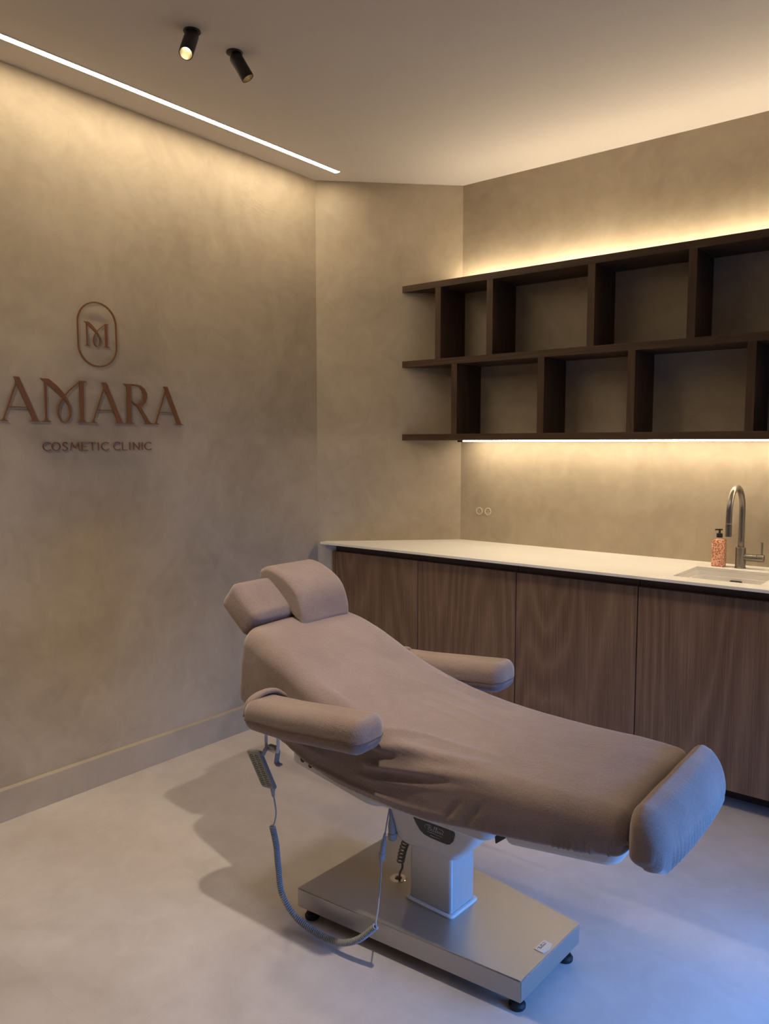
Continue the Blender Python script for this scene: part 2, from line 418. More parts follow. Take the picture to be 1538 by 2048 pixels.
# ------------------------------------------------------------------ two ceiling spotlights
def spotlight(px, py, end, L, label, lamp_power, lens_r, cone):
    t = thing('ceiling_spotlight', (px, py, ZC), 0, label, 'spotlight', 'black ceiling spotlights')
    S = Vector((0, 0, -.012)); E = Vector(end) - Vector((px, py, ZC)); d = (E - S).normalized()
    bm = bmesh.new(); lathe(bm, [(0, 0), (.030, 0), (.031, -.003), (.029, -.006), (.018, -.008), (0, -.008)], (0, 0, 0)); link('mount_plate', bm, M_lampblack, t, smooth=True, sharp=40)
    bm = bmesh.new(); lathe(bm, [(0, 0), (.008, 0), (.008, .022), (0, .022)], (0, 0, -.024)); link('swivel_joint', bm, M_lampblack, t, smooth=True, sharp=40)
    r = .0245
    bm = bmesh.new()
    lathe(bm, [(0, -.004), (.012, -.004), (.020, 0), (r, .008), (r, L - .002), (r - .001, L), (r - .003, L), (r - .003, L - .006)], S, d, cap=False)
    link('lamp_head', bm, M_lampblack, t, smooth=True, sharp=40)
    bm = bmesh.new()
    n = 32; ax = d; a = ax.orthogonal().normalized(); b = ax.cross(a)
    rings = []
    for rad, h in ((r - .0035, L - .001), (r - .004, L - .012), (r - .008, L - .030), (lens_r, L - .038)):
        rings.append([S + ax * h + (a * cos(2 * pi * k / n) + b * sin(2 * pi * k / n)) * rad for k in range(n)])
    loft(bm, rings, cap=False); link('reflector', bm, M_gold, t, smooth=True)
    bm = bmesh.new(); lathe(bm, [(0, 0), (lens_r, 0), (lens_r * .8, .0035), (0, .005)], S + d * (L - .039), d); link('lens', bm, M_glowlamp, t, smooth=True)
    lp = Vector((px, py, ZC)) + S + d * (L + .004)
    s = spot('spotlight_beam', lp, lp + d, lamp_power, (1.0, 0.84, 0.66), cone, 1.0, .10)
spotlight(-2.322, 1.814, (-2.280, 1.754, 2.838), .125, 'ceiling spotlight tilted towards the camera, nearer the top edge, its bright lens in view', 48, .009, 112)
spotlight(-2.320, 2.005, (-2.285, 2.038, 2.855), .094, 'ceiling spotlight angled down to the right, only a sliver of its gold rim showing', 30, .008, 72)

# ------------------------------------------------------------------ wall lettering
LETTER_A = [[(1.4862, 1.7616), (1.5082, 1.7617), (1.5785, 1.5955), (1.5843, 1.5904), (1.594, 1.5888), (1.5939, 1.5869), (1.5433, 1.5863), (1.5433, 1.5881), (1.553, 1.5911), (1.5556, 1.5961), (1.5524, 1.6065), (1.4987, 1.7298), (1.4935, 1.742), (1.4905, 1.7532)], [(1.4929, 1.7397), (1.4982, 1.7344), (1.4468, 1.6014), (1.4486, 1.5924), (1.4594, 1.5886), (1.4593, 1.5867), (1.4243, 1.5873), (1.4244, 1.5891), (1.4358, 1.5932), (1.4424, 1.6058)], [(1.4629, 1.6446), (1.5338, 1.6449), (1.536, 1.6408), (1.4605, 1.6404)]]
LETTER_M = [[(1.6097, 1.748), (1.6194, 1.7462), (1.6169, 1.6082), (1.6213, 1.5953), (1.6335, 1.5892), (1.6334, 1.5868), (1.5951, 1.5864), (1.5952, 1.5888), (1.6065, 1.5949), (1.6107, 1.608)], [(1.5917, 1.7614), (1.6279, 1.7621), (1.6352, 1.7578), (1.6643, 1.7359), (1.6911, 1.7087), (1.708, 1.6831), (1.72, 1.6594), (1.7243, 1.6353), (1.7222, 1.6134), (1.7124, 1.5962), (1.6992, 1.5875), (1.6914, 1.5856), (1.6916, 1.5904), (1.7048, 1.5985), (1.714, 1.6156), (1.7152, 1.635), (1.7108, 1.6542), (1.6999, 1.6731), (1.6802, 1.6914), (1.6174, 1.7438), (1.6115, 1.7493), (1.6031, 1.7546)], [(1.6914, 1.5856), (1.6764, 1.5918), (1.6656, 1.6095), (1.6618, 1.6285), (1.6647, 1.6501), (1.6744, 1.672), (1.6933, 1.6992), (1.7147, 1.7219), (1.7617, 1.7609), (1.7642, 1.7567), (1.7184, 1.7173), (1.6996, 1.6971), (1.682, 1.6723), (1.6714, 1.648), (1.6689, 1.6288), (1.672, 1.6097), (1.6816, 1.5943), (1.6916, 1.5904)], [(1.7618, 1.7614), (1.7949, 1.7618), (1.7949, 1.7593), (1.7826, 1.7537), (1.7788, 1.6002), (1.786, 1.5917), (1.8048, 1.5889), (1.8047, 1.5869), (1.7473, 1.5868), (1.7474, 1.589), (1.7594, 1.5936), (1.7626, 1.6072), (1.7627, 1.7513), (1.7603, 1.7572)]]
LETTER_R = [[(1.9699, 1.762), (2.0092, 1.763), (2.007, 1.6051), (2.0112, 1.5936), (2.0225, 1.5901), (2.0224, 1.5871), (1.9759, 1.5869), (1.976, 1.5895), (1.9848, 1.5947), (1.9863, 1.6079), (1.9862, 1.7492), (1.979, 1.757)], [(2.0092, 1.763), (2.0338, 1.7625), (2.0606, 1.7584), (2.0795, 1.7444), (2.0906, 1.7249), (2.0908, 1.7048), (2.0815, 1.6842), (2.0655, 1.6695), (2.0478, 1.6622), (2.0308, 1.6682), (2.0159, 1.6789), (2.0074, 1.6871), (2.0069, 1.6937), (2.0235, 1.6812), (2.0406, 1.6752), (2.0562, 1.6825), (2.0663, 1.697), (2.0689, 1.7171), (2.0637, 1.7369), (2.0526, 1.7513), (2.0336, 1.7559), (2.0089, 1.7554)], [(2.0328, 1.6729), (2.0556, 1.6648), (2.0985, 1.6005), (2.1062, 1.5932), (2.126, 1.5895), (2.1259, 1.5868), (2.0726, 1.5864), (2.0787, 1.595), (2.0752, 1.6067)]]

XW = XL
def letter(polys, parent, name='letter', off=(0, 0, 0), x0=.008, x1=.0130, aff=None):
    bm = bmesh.new()
    for k, p in enumerate(polys):
        q = [aff(*c) if aff else c for c in p]
        e = .0002 * k
        prism(bm, q, lambda a, b: Vector((XW + x0, a, b)), lambda a, b: Vector((XW + x1 + e, a, b)))
    # stand-off pins
    q = [aff(*c) if aff else c for c in polys[0]]
    ys = sum(c[0] for c in q) / len(q); zs = sum(c[1] for c in q) / len(q)
    return link(name, bm, M_bronze, parent, off)
o3 = (XW, 1.84, 1.50)
sg = thing('wall_lettering', (XW, 1.85, 1.588), 0, 'large bronze serif letters reading AMARA mounted on the left plaster wall', 'sign')
base = (XW, 1.85, 1.588)
letter(LETTER_A, sg, off=base)
letter(LETTER_M, sg, off=base)
letter(LETTER_A, sg, off=base, aff=lambda y, z: (y + .3805, z))
letter(LETTER_R, sg, off=base)
letter(LETTER_A, sg, off=base, aff=lambda y, z: (y + .6925, z))
em = thing('wall_emblem', (XW, 1.853, 1.824), 0, 'bronze oval ring emblem framing a looped letter M above the AMARA letters', 'emblem')
base = (XW, 1.853, 1.824)
letter(LETTER_M, em, off=base, aff=lambda y, z: (1.7923 + (y - 1.5917) * .572, 1.9113 + (z - 1.5876) * .572))
bm = bmesh.new()
cy, cz, hw, hh = 1.853, 1.9615, .0925, .1371
def oval(r):
    out = []
    for k in range(64):
        a = 2 * pi * (k + .5) / 64
        out.append((cy + (hw - r) * cos(a), cz + (hh - hw) * (1 if sin(a) > 0 else -1) + (hw - r) * sin(a)))
    return out
A_, B_ = oval(0), oval(.0062)
rings = [[(XW + .009, *p) for p in A_], [(XW + .014, *p) for p in A_], [(XW + .014, *p) for p in B_], [(XW + .009, *p) for p in B_], [(XW + .009, *p) for p in A_]]
loft(bm, [[Vector(p) for p in r] for r in rings], cap=False); link('oval_ring', bm, M_bronze, em, base)
tl = thing('wall_tagline', (XW, 1.85, 1.471), 0, 'small thin letters reading COSMETIC CLINIC below the large AMARA letters', 'sign')
base = (XW, 1.85, 1.471)
TAG = [(1.5972, 1.6294), (1.6358, 1.6697), (1.6804, 1.7041), (1.7173, 1.7559), (1.7671, 1.7935), (1.8015, 1.8318), (1.8434, 1.8434), (1.859, 1.8923), (1.9178, 1.9483), (1.9609, 1.9845), (1.9978, 1.9978), (2.0168, 2.0456), (2.0612, 2.0612), (2.0748, 2.1072)]
def arc(cx, cy_, rx, ry, a0, a1, n=14): return [(cx + rx * cos(radians(a0 + (a1 - a0) * i / n)), cy_ + ry * sin(radians(a0 + (a1 - a0) * i / n))) for i in range(n + 1)]
GL = {'C': [arc(.62, .5, .62, .5, 48, 312)], 'O': [arc(.5, .5, .5, .5, 0, 360, 24)],
      'S': [[(.92, .86), (.75, .97), (.48, 1), (.2, .93), (.08, .75), (.22, .58), (.5, .5), (.82, .4), (.95, .22), (.8, .06), (.5, 0), (.2, .03), (.04, .13)]],
      'M': [[(0, 0), (.12, 1), (.5, .3), (.88, 1), (1, 0)]], 'E': [[(1, 1), (0, 1), (0, 0), (1, 0)], [(0, .5), (.85, .5)]],
      'T': [[(0, 1), (1, 1)], [(.5, 1), (.5, 0)]], 'I': [[(0, 1), (0, 0)]], 'L': [[(0, 1), (0, 0), (1, 0)]], 'N': [[(0, 0), (0, 1), (1, 0), (1, 1)]]}
def stroke(bm, pts, w, x0, x1, closed=False):
    n = len(pts)
    for i in range(n - 1):
        a = Vector(pts[i]); b = Vector(pts[i + 1]); d_ = (b - a).normalized(); nn = Vector((-d_.y, d_.x)) * w / 2; e = d_ * w * .25
        q = [a - e + nn, b + e + nn, b + e - nn, a - e - nn]
        prism(bm, [(p.x, p.y) for p in q], lambda u, v: Vector((x0, u, v)), lambda u, v: Vector((x1, u, v)))
for ch, (y0, y1) in zip('COSMETICCLINIC', TAG):
    bm = bmesh.new()
    for st in GL[ch]:
        stroke(bm, [(y0 + u * (y1 - y0), 1.4715 + v * .0335) for u, v in st], .0028, XW + .004, XW + .010)
    link('letter', bm, M_bronze, tl, base)

# ------------------------------------------------------------------ wall shelf
YS = 3.554
sh = thing('wall_shelf', (-1.35, YB, 1.517), 0, 'dark walnut open shelving with offset uprights mounted on the back wall', 'shelf')
base = (-1.35, YB, 1.517)
XE = XR - .005
def chx(y): return CH0[0] + (y - CH0[1])
for z0, z1 in ((1.518, 1.553), (1.930, 1.965), (2.349, 2.384)):
    bm = bmesh.new()
    prism_z(bm, [(chx(YS) + .002, YS), (XE, YS), (XE, YB), (chx(YB) + .002, YB)], z0, z1, .0012, 1)
    link('shelf_board', bm, M_shelf, sh, base)
for xc in (-2.474, -2.1465, -1.5875, -1.119, -.56, 0.0):
    bm = bmesh.new(); box(bm, xc - .018, xc + .018, YS + .001, YB, 1.965, 2.349); link('upright', bm, M_div, sh, base)
for xc in (-2.364, -1.845, -1.3815, -.8635, -.34, 0.2):
    bm = bmesh.new(); box(bm, xc - .018, xc + .018, YS + .001, YB, 1.553, 1.930); link('upright', bm, M_div, sh, base)
bm = bmesh.new(); box(bm, -2.378, XE, 3.674, 3.688, 1.511, 1.5175); lo = link('light_strip', bm, emit('shelf_strip_down', STRIP_COLOR, STRIP_SHELF_DOWN), sh, base)
lo['label'] = 'glowing strip under the lowest shelf board'
bm = bmesh.new(); box(bm, -2.46, XE, 3.74, 3.754, 2.3845, 2.389); lo = link('light_strip', bm, emit('shelf_strip_up', STRIP_COLOR, STRIP_SHELF_UP), sh, base)
lo['label'] = 'strip on top of the upper shelf board lighting the wall'
bm = bmesh.new(); box(bm, -2.415, -2.380, 3.668, 3.694, 1.508, 1.518, .002); link('strip_end_cap', bm, M_black, sh, base)

# ------------------------------------------------------------------ base cabinets, plinth, worktop
YD = 3.262
CTX = [(-3.032, -2.3905), (-2.388, -1.8065), (-1.803, -1.2125), (-1.209, -0.6135), (-.610, -.014), (-.011, XE)]
labs = ['walnut base cabinet at the left end beside the angled corner, with a narrow filler strip',
        'walnut base cabinet second from the angled corner, behind the bed head',
        'walnut base cabinet behind the far armrest of the bed',
        'walnut base cabinet below the sink, behind the foot end of the bed',
        'walnut base cabinet below the tap, cut off by the right edge of the photo',
        'walnut base cabinet furthest along to the right of the sink']
for k, ((x0, x1), lab) in enumerate(zip(CTX, labs)):
    t = thing('base_cabinet', ((x0 + x1) / 2, 3.5, 0.087), 0, lab, 'cabinet', 'walnut base cabinets under the worktop')
    base = ((x0 + x1) / 2, 3.5, 0.087)
    bm = bmesh.new()
    if k == 0:
        xa = chx(3.285) + .004
        prism_z(bm, [(xa, 3.284), (x1, 3.284), (x1, YB - .002), (chx(YB - .002) + .004, YB - .002)], .087, .928)
        fb = bmesh.new(); box(fb, -2.998, -2.979, YD, 3.283, .087, .884, .001); link('filler_strip', fb, M_door, t, base)
        dx0 = -2.976
    else:
        # carcass panels: floor, sides, back and the recessed rail behind the finger grip
        box(bm, x0, x1, 3.284, YB - .002, .087, .105); box(bm, x0, x0 + .016, 3.284, YB - .002, .105, .928); box(bm, x1 - .016, x1, 3.284, YB - .002, .105, .928)
        box(bm, x0 + .016, x1 - .016, YB - .012, YB - .002, .105, .928 if k not in (3, 4) else .79); box(bm, x0 + .016, x1 - .016, 3.2845, 3.2865, .105, .928); dx0 = x0
    link('body', bm, M_darkwood, t, base)
    bm = bmesh.new(); box(bm, dx0 + .0008, x1 - .0008, YD, 3.283, .087, .884, .001, 1); link('door', bm, M_door, t, base)
bm = bmesh.new(); box(bm, -2.84, XE, 3.40, 3.415, 0, .086); tag(link('plinth_board', bm, M_darkwood), 'dark recessed kick board running along the floor beneath the walnut cabinets', 'plinth')
wt = thing('worktop', (-1.2, 3.5, .929), 0, 'long pale stone worktop along the back wall above the walnut cabinets', 'worktop')
base = (-1.2, 3.5, .929)
ZT = .941; ZW = .929; YW = 3.198
SX0, SX1, SY0, SY1 = -1.078, -.735, 3.302, 3.632
bm = bmesh.new()
def quadprism(pts): prism_z(bm, pts, ZW, ZT)
quadprism([(chx(YW) + .045, YW), (SX0, YW), (SX0, YB), (chx(YB) + .002, YB), (chx(YW + .045) + .002, YW + .045)])
box(bm, SX0, SX1, YW, SY0, ZW, ZT); box(bm, SX0, SX1, SY1, YB, ZW, ZT); box(bm, SX1, XE, YW, YB, ZW, ZT)
link('slab', bm, M_stone, wt, base)
# undermount sink
sk = thing('sink', (-.905, 3.465, .80), 0, 'pale rectangular undermount sink set into the worktop below the tap', 'sink')
base = (-.905, 3.465, .80)
bm = bmesh.new()
def rr_at(g, z, r=.03): return [Vector((a, b, z)) for a, b in rrect(SX0 - g, SX1 + g, SY0 - g, SY1 + g, r, 5)]
loft(bm, [rr_at(.012, .9285), rr_at(-.002, .9285, .022), rr_at(-.003, .905, .022), rr_at(-.012, .905, .022), rr_at(-.018, .82, .03), rr_at(-.03, .802, .03), rr_at(-.06, .80, .03)], cap=False)
R_ = rr_at(-.06, .80, .03); vs = [bm.verts.new(p) for p in R_]; bm.faces.new(vs)
link('basin', bm, M_sink, sk, base, smooth=True, sharp=35)
bm = bmesh.new(); box(bm, -.928, -.880, 3.600, 3.622, .8845, .895, .003); link('overflow_slot', bm, M_black, sk, base)
bm = bmesh.new(); lathe(bm, [(0, 0), (.04, 0), (.038, .003), (0, .003)], (-.905, 3.46, .8005)); link('drain', bm, M_chrome, sk, base, smooth=True, sharp=40)
# tap
fx, fy_ = -.912, 3.704
tp = thing('kitchen_tap', (fx, fy_, ZT), 0, 'brushed gunmetal swan-neck tap standing behind the sink', 'tap')
bm = bmesh.new(); lathe(bm, [(0, 0), (.0245, 0), (.0245, .003), (.0215, .005), (.0215, .092), (.020, .094), (.0135, .094), (0, .094)], (0, 0, 0), n=40); link('tap_body', bm, M_gun, tp, smooth=True, sharp=35)
rn = .0128; ra = (3.704 - 3.492) / 2
path = [Vector((0, 0, .09 + k * .03)) for k in range(7)]
zt = 1.321 - ZT - rn - ra
path = [Vector((0, 0, z)) for z in (.09, .12, .16, .20, zt)]
for k in range(1, 25):
    a = pi * k / 24; path.append(Vector((0, -ra + ra * cos(a), zt + ra * sin(a))))
zend = 1.103 - ZT
path += [Vector((0, -2 * ra, z)) for z in (zt - .02, zt - .04, zend + .052)]
bm = bmesh.new(); tube(bm, path, rn, 24); link('spout', bm, M_gun, tp, smooth=True)
bm = bmesh.new(); lathe(bm, [(0, 0), (rn + .0006, 0), (rn + .0006, .049), (rn - .001, .050), (rn - .001, .052), (0, .052)], (0, -2 * ra, zend), n=32); link('spray_head', bm, M_gun, tp, smooth=True, sharp=35)
bm = bmesh.new(); lathe(bm, [(0, 0), (.0165, 0), (.0165, .052), (.015, .053), (.015, .055), (.0175, .056), (.0175, .082), (.016, .084), (0, .084)], (.014, 0, .050), (1, 0, 0), 32)
link('valve_stem', bm, M_gun, tp, smooth=True, sharp=35)
bm = bmesh.new(); tube(bm, [(.088, 0, .055), (.088, 0, .122)], .0042, 12); link('lever', bm, M_gun, tp, smooth=True, sharp=40)
# soap bottle
def mat_leopard():
    m, nt, b = nm('soap_copper_pattern')
    mp = mapping(nt, (1, 1, 1))
    v = nt.nodes.new('ShaderNodeTexVoronoi'); v.inputs['Scale'].default_value = 150; v.inputs['Randomness'].default_value = .85
    nn = noise_node(nt, mp.outputs[0], 60, 2); add = nt.nodes.new('ShaderNodeVectorMath'); add.operation = 'MULTIPLY_ADD'
    add.inputs[1].default_value = (.012, .012, .012)
    nt.links.new(nn.outputs['Color'], add.inputs[0]); nt.links.new(mp.outputs[0], add.inputs[2]); nt.links.new(add.outputs[0], v.inputs['Vector'])
    ring = math_node(nt, 'ABSOLUTE', math_node(nt, 'SUBTRACT', v.outputs['Distance'], 0.36))
    r = ramp(nt, ring, [(0.0, (0.34, 0.08, 0.04)), (0.10, (0.42, 0.13, 0.07)), (0.15, (0.95, 0.52, 0.34))])
    nt.links.new(r.outputs[0], b.inputs['Base Color']); b.inputs['Roughness'].default_value = .25
    return m
sp = thing('soap_dispenser', (-1.004, 3.70, ZT), 0, 'copper leopard-patterned soap bottle with black pump standing left of the tap', 'soap dispenser')
def sqring(hx, hy, r, z): return [Vector((a, b, z)) for a, b in rrect(-hx, hx, -hy, hy, r, 4)]
bm = bmesh.new(); loft(bm, [sqring(.025, .024, .004, 0), sqring(.0265, .0255, .005, .003), sqring(.0265, .0255, .005, .117), sqring(.0245, .0235, .005, .122), sqring(.012, .012, .011, .126)]); link('bottle', bm, mat_leopard(), sp, smooth=True, sharp=40)
bm = bmesh.new(); lathe(bm, [(0, 0), (.0125, 0), (.0125, .007), (0, .007)], (0, 0, .125)); link('neck', bm, plain('clear_neck', (.7, .62, .55), .15), sp, smooth=True, sharp=40)
bm = bmesh.new(); lathe(bm, [(0, 0), (.0132, 0), (.0132, .018), (.006, .020), (.0045, .022), (.0045, .032), (.006, .034), (.0065, .039), (0, .040)], (0, 0, .132))
tube(bm, [(0, 0, .167), (-.012, -.006, .168), (-.018, -.009, .166)], .0035, 8); tube(bm, [(0, 0, .168), (.012, .004, .1685)], .0035, 8)
link('pump', bm, M_black, sp, smooth=True, sharp=40)
# sockets
for x, lab in ((-2.346, 'round flush power socket on the back wall, the one nearer the corner'), (-2.289, 'round flush power socket on the back wall, the one further from the corner')):
    t = thing('power_socket', (x, YB, 1.114), 0, lab, 'socket', 'pair of round sockets above the worktop')
    bm = bmesh.new()
    loft(bm, [[Vector((rad * cos(2 * pi * k / 32), h, rad * sin(2 * pi * k / 32))) for k in range(32)] for rad, h in ((.0215, 0), (.0215, -.003), (.0205, -.004), (.0175, -.004), (.0172, -.001))], cap=False)
    link('rim', bm, M_socketring, t, smooth=True, sharp=40)
    bm = bmesh.new(); lathe(bm, [(0, 0), (.0172, 0), (.0172, .0015), (0, .0018)], (0, 0, 0), (0, -1, 0)); link('face', bm, M_socket, t, smooth=True, sharp=40)
    for u, w in ((-.005, 0), (.0095, 0)):
        bm = bmesh.new(); lathe(bm, [(0, 0), (.0022, 0), (.0022, .0026), (0, .0026)], (u, 0, w), (0, -1, 0), 12); link('pin_hole', bm, M_black, t)
    bm = bmesh.new(); lathe(bm, [(0, 0), (.0024, 0), (.0024, .003), (0, .003)], (.004, 0, .0115), (0, -1, 0), 12); link('earth_pin', bm, M_black, t)
# ------------------------------------------------------------------ treatment bed (frame: x along the bed to the foot, y across to the cabinets)
BO = Vector((-1.283, 1.884, 0)); BR = radians(0.7)
BM_ = Matrix.Translation(BO) @ Matrix.Rotation(BR, 4, 'Z')
bed = thing('treatment_bed', BO, BR, 'reclined treatment bed with mauve velour cover on a silver pedestal base', 'treatment bed')

# pedestal base: a trapezoid slab, turned 3 degrees against the couch
def rot3(a, b, ang=radians(-3.0)): return (a * cos(ang) - b * sin(ang), a * sin(ang) + b * cos(ang))
trap = [rot3(*p) for p in [(-.379, -.2533), (.379, -.1643), (.379, .1643), (-.379, .2533)]]
bm = bmesh.new(); prism_z(bm, trap, .043, .105, .003, 2)
slab = link('base_slab', bm, M_silver, bed, smooth=True, sharp=30)
for (a, b) in [(-.352, -.215), (.347, -.128), (.352, .128), (-.352, .215)]:
    a, b = rot3(a, b)
    bm = bmesh.new(); lathe(bm, [(0, 0), (.021, 0), (.023, .003), (.023, .010), (.018, .014), (.018, .018), (.009, .020), (.009, .0435), (0, .0435)], (a, b, 0), n=28)
    link('foot', bm, M_black, bed, smooth=True, sharp=40)
# small maker's plate at the foot edge of the slab
bm = bmesh.new(); prism_z(bm, [rot3(*p) for p in [(.338, -.026), (.366, -.026), (.372, 0), (.366, .026), (.338, .026)]], .1045, .1068, .0006, 1)
mp_ = link('base_plate', bm, M_column, bed, smooth=True, sharp=30); mp_['label'] = 'small polished maker plate on the slab'
def text(name, s, size, mat, parent, mat4, shear=0.0, ext=.0002, align='CENTER'):
    cu = bpy.data.curves.new(name, 'FONT'); cu.body = s; cu.size = size; cu.extrude = ext; cu.shear = shear
    cu.align_x = align; cu.align_y = 'CENTER'
    tmp = bpy.data.objects.new(name + '_t', cu); C.objects.link(tmp)
    dg = bpy.context.evaluated_depsgraph_get(); me = bpy.data.meshes.new_from_object(tmp.evaluated_get(dg))
    bpy.data.objects.remove(tmp); bpy.data.curves.remove(cu)
    me.transform(mat4); me.materials.clear(); me.materials.append(mat); me.name = name
    o = bpy.data.objects.new(name, me); C.objects.link(o); o.parent = parent; return o
def script_word(bm, mat4, w=.0011, ext=.0003):
    """the word Bellezi in a joined script hand, drawn as pen strokes (units: letter height 1)"""
    S_ = [[(.05, .75), (.25, 1.02), (.7, 1.15), (1.0, .95), (.85, .70), (.5, .62), (.9, .55), (1.0, .28), (.7, .02), (.3, .05)], [(.62, 1.05), (.45, .5), (.30, 0)],
          [(-.35, .25), (-.5, .6), (-.25, 1.0), (.2, 1.15)],
          [(1.0, .12), (1.25, .25), (1.42, .42), (1.28, .50), (1.15, .30), (1.22, .03), (1.5, .08), (1.85, .55), (2.1, 1.1), (1.95, 1.15), (1.8, .6), (1.82, .05), (2.05, .08), (2.35, .55), (2.62, 1.1), (2.47, 1.15), (2.30, .6), (2.32, .05), (2.55, .10),
           (2.78, .28), (2.92, .44), (2.76, .50), (2.66, .28), (2.74, .03), (3.0, .12), (3.2, .45), (3.55, .42), (3.2, .04), (3.6, .02), (3.9, .45), (3.92, .08), (4.15, .08)],
          [(2.9, .95), (3.5, 1.05), (4.1, .85), (4.25, .55)]]
    for st in S_:
        p = [(q.x, q.y) for q in catmull([Vector((a, b, 0)) for a, b in st], 5)]
        for a, b in zip(p[:-1], p[1:]):
            a = Vector(a); b = Vector(b); d_ = (b - a).normalized(); k = w * (1.0 if d_.y < -.2 else .7); nn = Vector((-d_.y, d_.x)) * k / 2
            sc_ = .0125
            a = a * sc_; b = b * sc_
            q = [a + nn, b + nn, b - nn, a - nn]
            prism(bm, [(u.x, u.y) for u in q], lambda u, v: mat4 @ Vector((u, v, 0)), lambda u, v: mat4 @ Vector((u, v, ext)))
bm = bmesh.new(); a3 = radians(-3)
script_word(bm, Matrix.Rotation(a3, 4, 'Z') @ Matrix.Translation((.352, -.018, .1068)) @ Matrix.Rotation(pi / 2, 4, 'Z') @ Matrix.Scale(.66, 4), .0014)
link('plate_lettering', bm, M_blackgloss, mp_)
# cable port on the slab
bm = bmesh.new(); pc = (-.172, .004)
lathe(bm, [(.013, .0012), (.013, .003), (.025, .003), (.027, .0015), (.0275, 0)], (*pc, .1048), n=36); pt = link('cable_port', bm, M_chrome, bed, smooth=True, sharp=30)
bm = bmesh.new(); lathe(bm, [(0, 0), (.0128, 0), (.0128, .0012), (0, .0012)], (pc[0] + .004, pc[1] - .001, .1052), n=24); link('port_hole', bm, M_black, pt)
# column with white collar
bm = bmesh.new()
def ring_rot(a0, a1, b0, b1, r, z, nc=6): return [Vector((*rot3(a, b), z)) for a, b in rrect(a0, a1, b0, b1, r, nc)]
loft(bm, [ring_rot(-.078, .078, -.061, .061, .010, z) for z in (.104, .32)])
link('column', bm, M_column, bed, smooth=True, sharp=30)
bm = bmesh.new()
loft(bm, [ring_rot(-.088, .088, -.071, .071, .016, .104), ring_rot(-.089, .089, -.072, .072, .016, .109), ring_rot(-.086, .086, -.069, .069, .014, .1125), ring_rot(-.079, .079, -.062, .062, .011, .113)], cap=False)
link('column_collar', bm, M_white, bed, smooth=True, sharp=40)
# white housing that carries the couch
def rr3(a0, a1, b0, b1, r, z, dz=0.0, nc=6, nf=4):
    return [Vector((a, b, z + dz * (a - a0))) for a, b in rrect(a0, a1, b0, b1, r, nc, nf)]
bm = bmesh.new()
loft(bm, [rr3(-.088, .094, -.072, .072, .02, .288), rr3(-.096, .102, -.082, .082, .028, .292), rr3(-.106, .112, -.092, .092, .030, .302), rr3(-.116, .122, -.099, .099, .030, .317),
          rr3(-.122, .146, -.102, .102, .030, .335), rr3(-.128, .172, -.104, .104, .028, .365), rr3(-.136, .186, -.106, .106, .024, .392), rr3(-.140, .192, -.108, .108, .02, .405), rr3(-.150, .20, -.122, .122, .02, .425), rr3(-.150, .22, -.15, .15, .02, .46), rr3(-.150, .22, -.15, .15, .02, .50)])
link('housing', bm, M_white, bed, smooth=True, sharp=45)
# seat frame shell and frames under back and leg cushions
bm = bmesh.new()
loft(bm, [rr3(-.16, .245, -.14, .14, .02, .434, .0), rr3(-.19, .266, -.185, .185, .03, .444, .01), rr3(-.20, .274, -.20, .20, .03, .455, .01), rr3(-.20, .274, -.20, .20, .03, .485, .04)])
link('seat_frame', bm, M_white, bed, smooth=True, sharp=40)
bm = bmesh.new()
def slope_ring(a0, a1, b0, b1, r, z0, z1): return [Vector((a, b, z0 + (z1 - z0) * (a - a0) / (a1 - a0))) for a, b in rrect(a0, a1, b0, b1, r, 5, 4)]
loft(bm, [slope_ring(-.44, -.13, -.155, .155, .03, .472, .412), slope_ring(-.46, -.12, -.19, .19, .03, .492, .434), slope_ring(-.46, -.12, -.19, .19, .03, .55, .48)])
link('back_frame', bm, M_white, bed, smooth=True, sharp=40)
bm = bmesh.new()
loft(bm, [slope_ring(.34, .60, -.17, .17, .03, .468, .502), slope_ring(.322, .622, -.205, .205, .035, .476, .515), slope_ring(.318, .628, -.213, .213, .035, .490, .528), slope_ring(.318, .628, -.213, .213, .035, .545, .575)])
link('leg_frame', bm, M_white, bed, smooth=True, sharp=40)
bm = bmesh.new(); prism(bm, [(.268, .430), (.322, .476), (.318, .50), (.26, .50)], lambda a, b: Vector((a, -.150, b)), lambda a, b: Vector((a, .150, b)), .003, 1); link('frame_gap_dark', bm, M_black, bed)  # dark gap between seat and leg frames, built as a black block
bm = bmesh.new(); lathe(bm, [(0, 0), (.010, 0), (.010, .012), (0, .013)], (-.405, -.178, .505), (0, -1, 0), 20)
link('hinge_bolt', bm, M_black, bed, smooth=True, sharp=40); bm = bmesh.new(); lathe(bm, [(0, 0), (.008, 0), (.008, .012), (0, .013)], (-.372, -.178, .493), (0, -1, 0), 20); link('hinge_bolt', bm, M_black, bed, smooth=True, sharp=40)
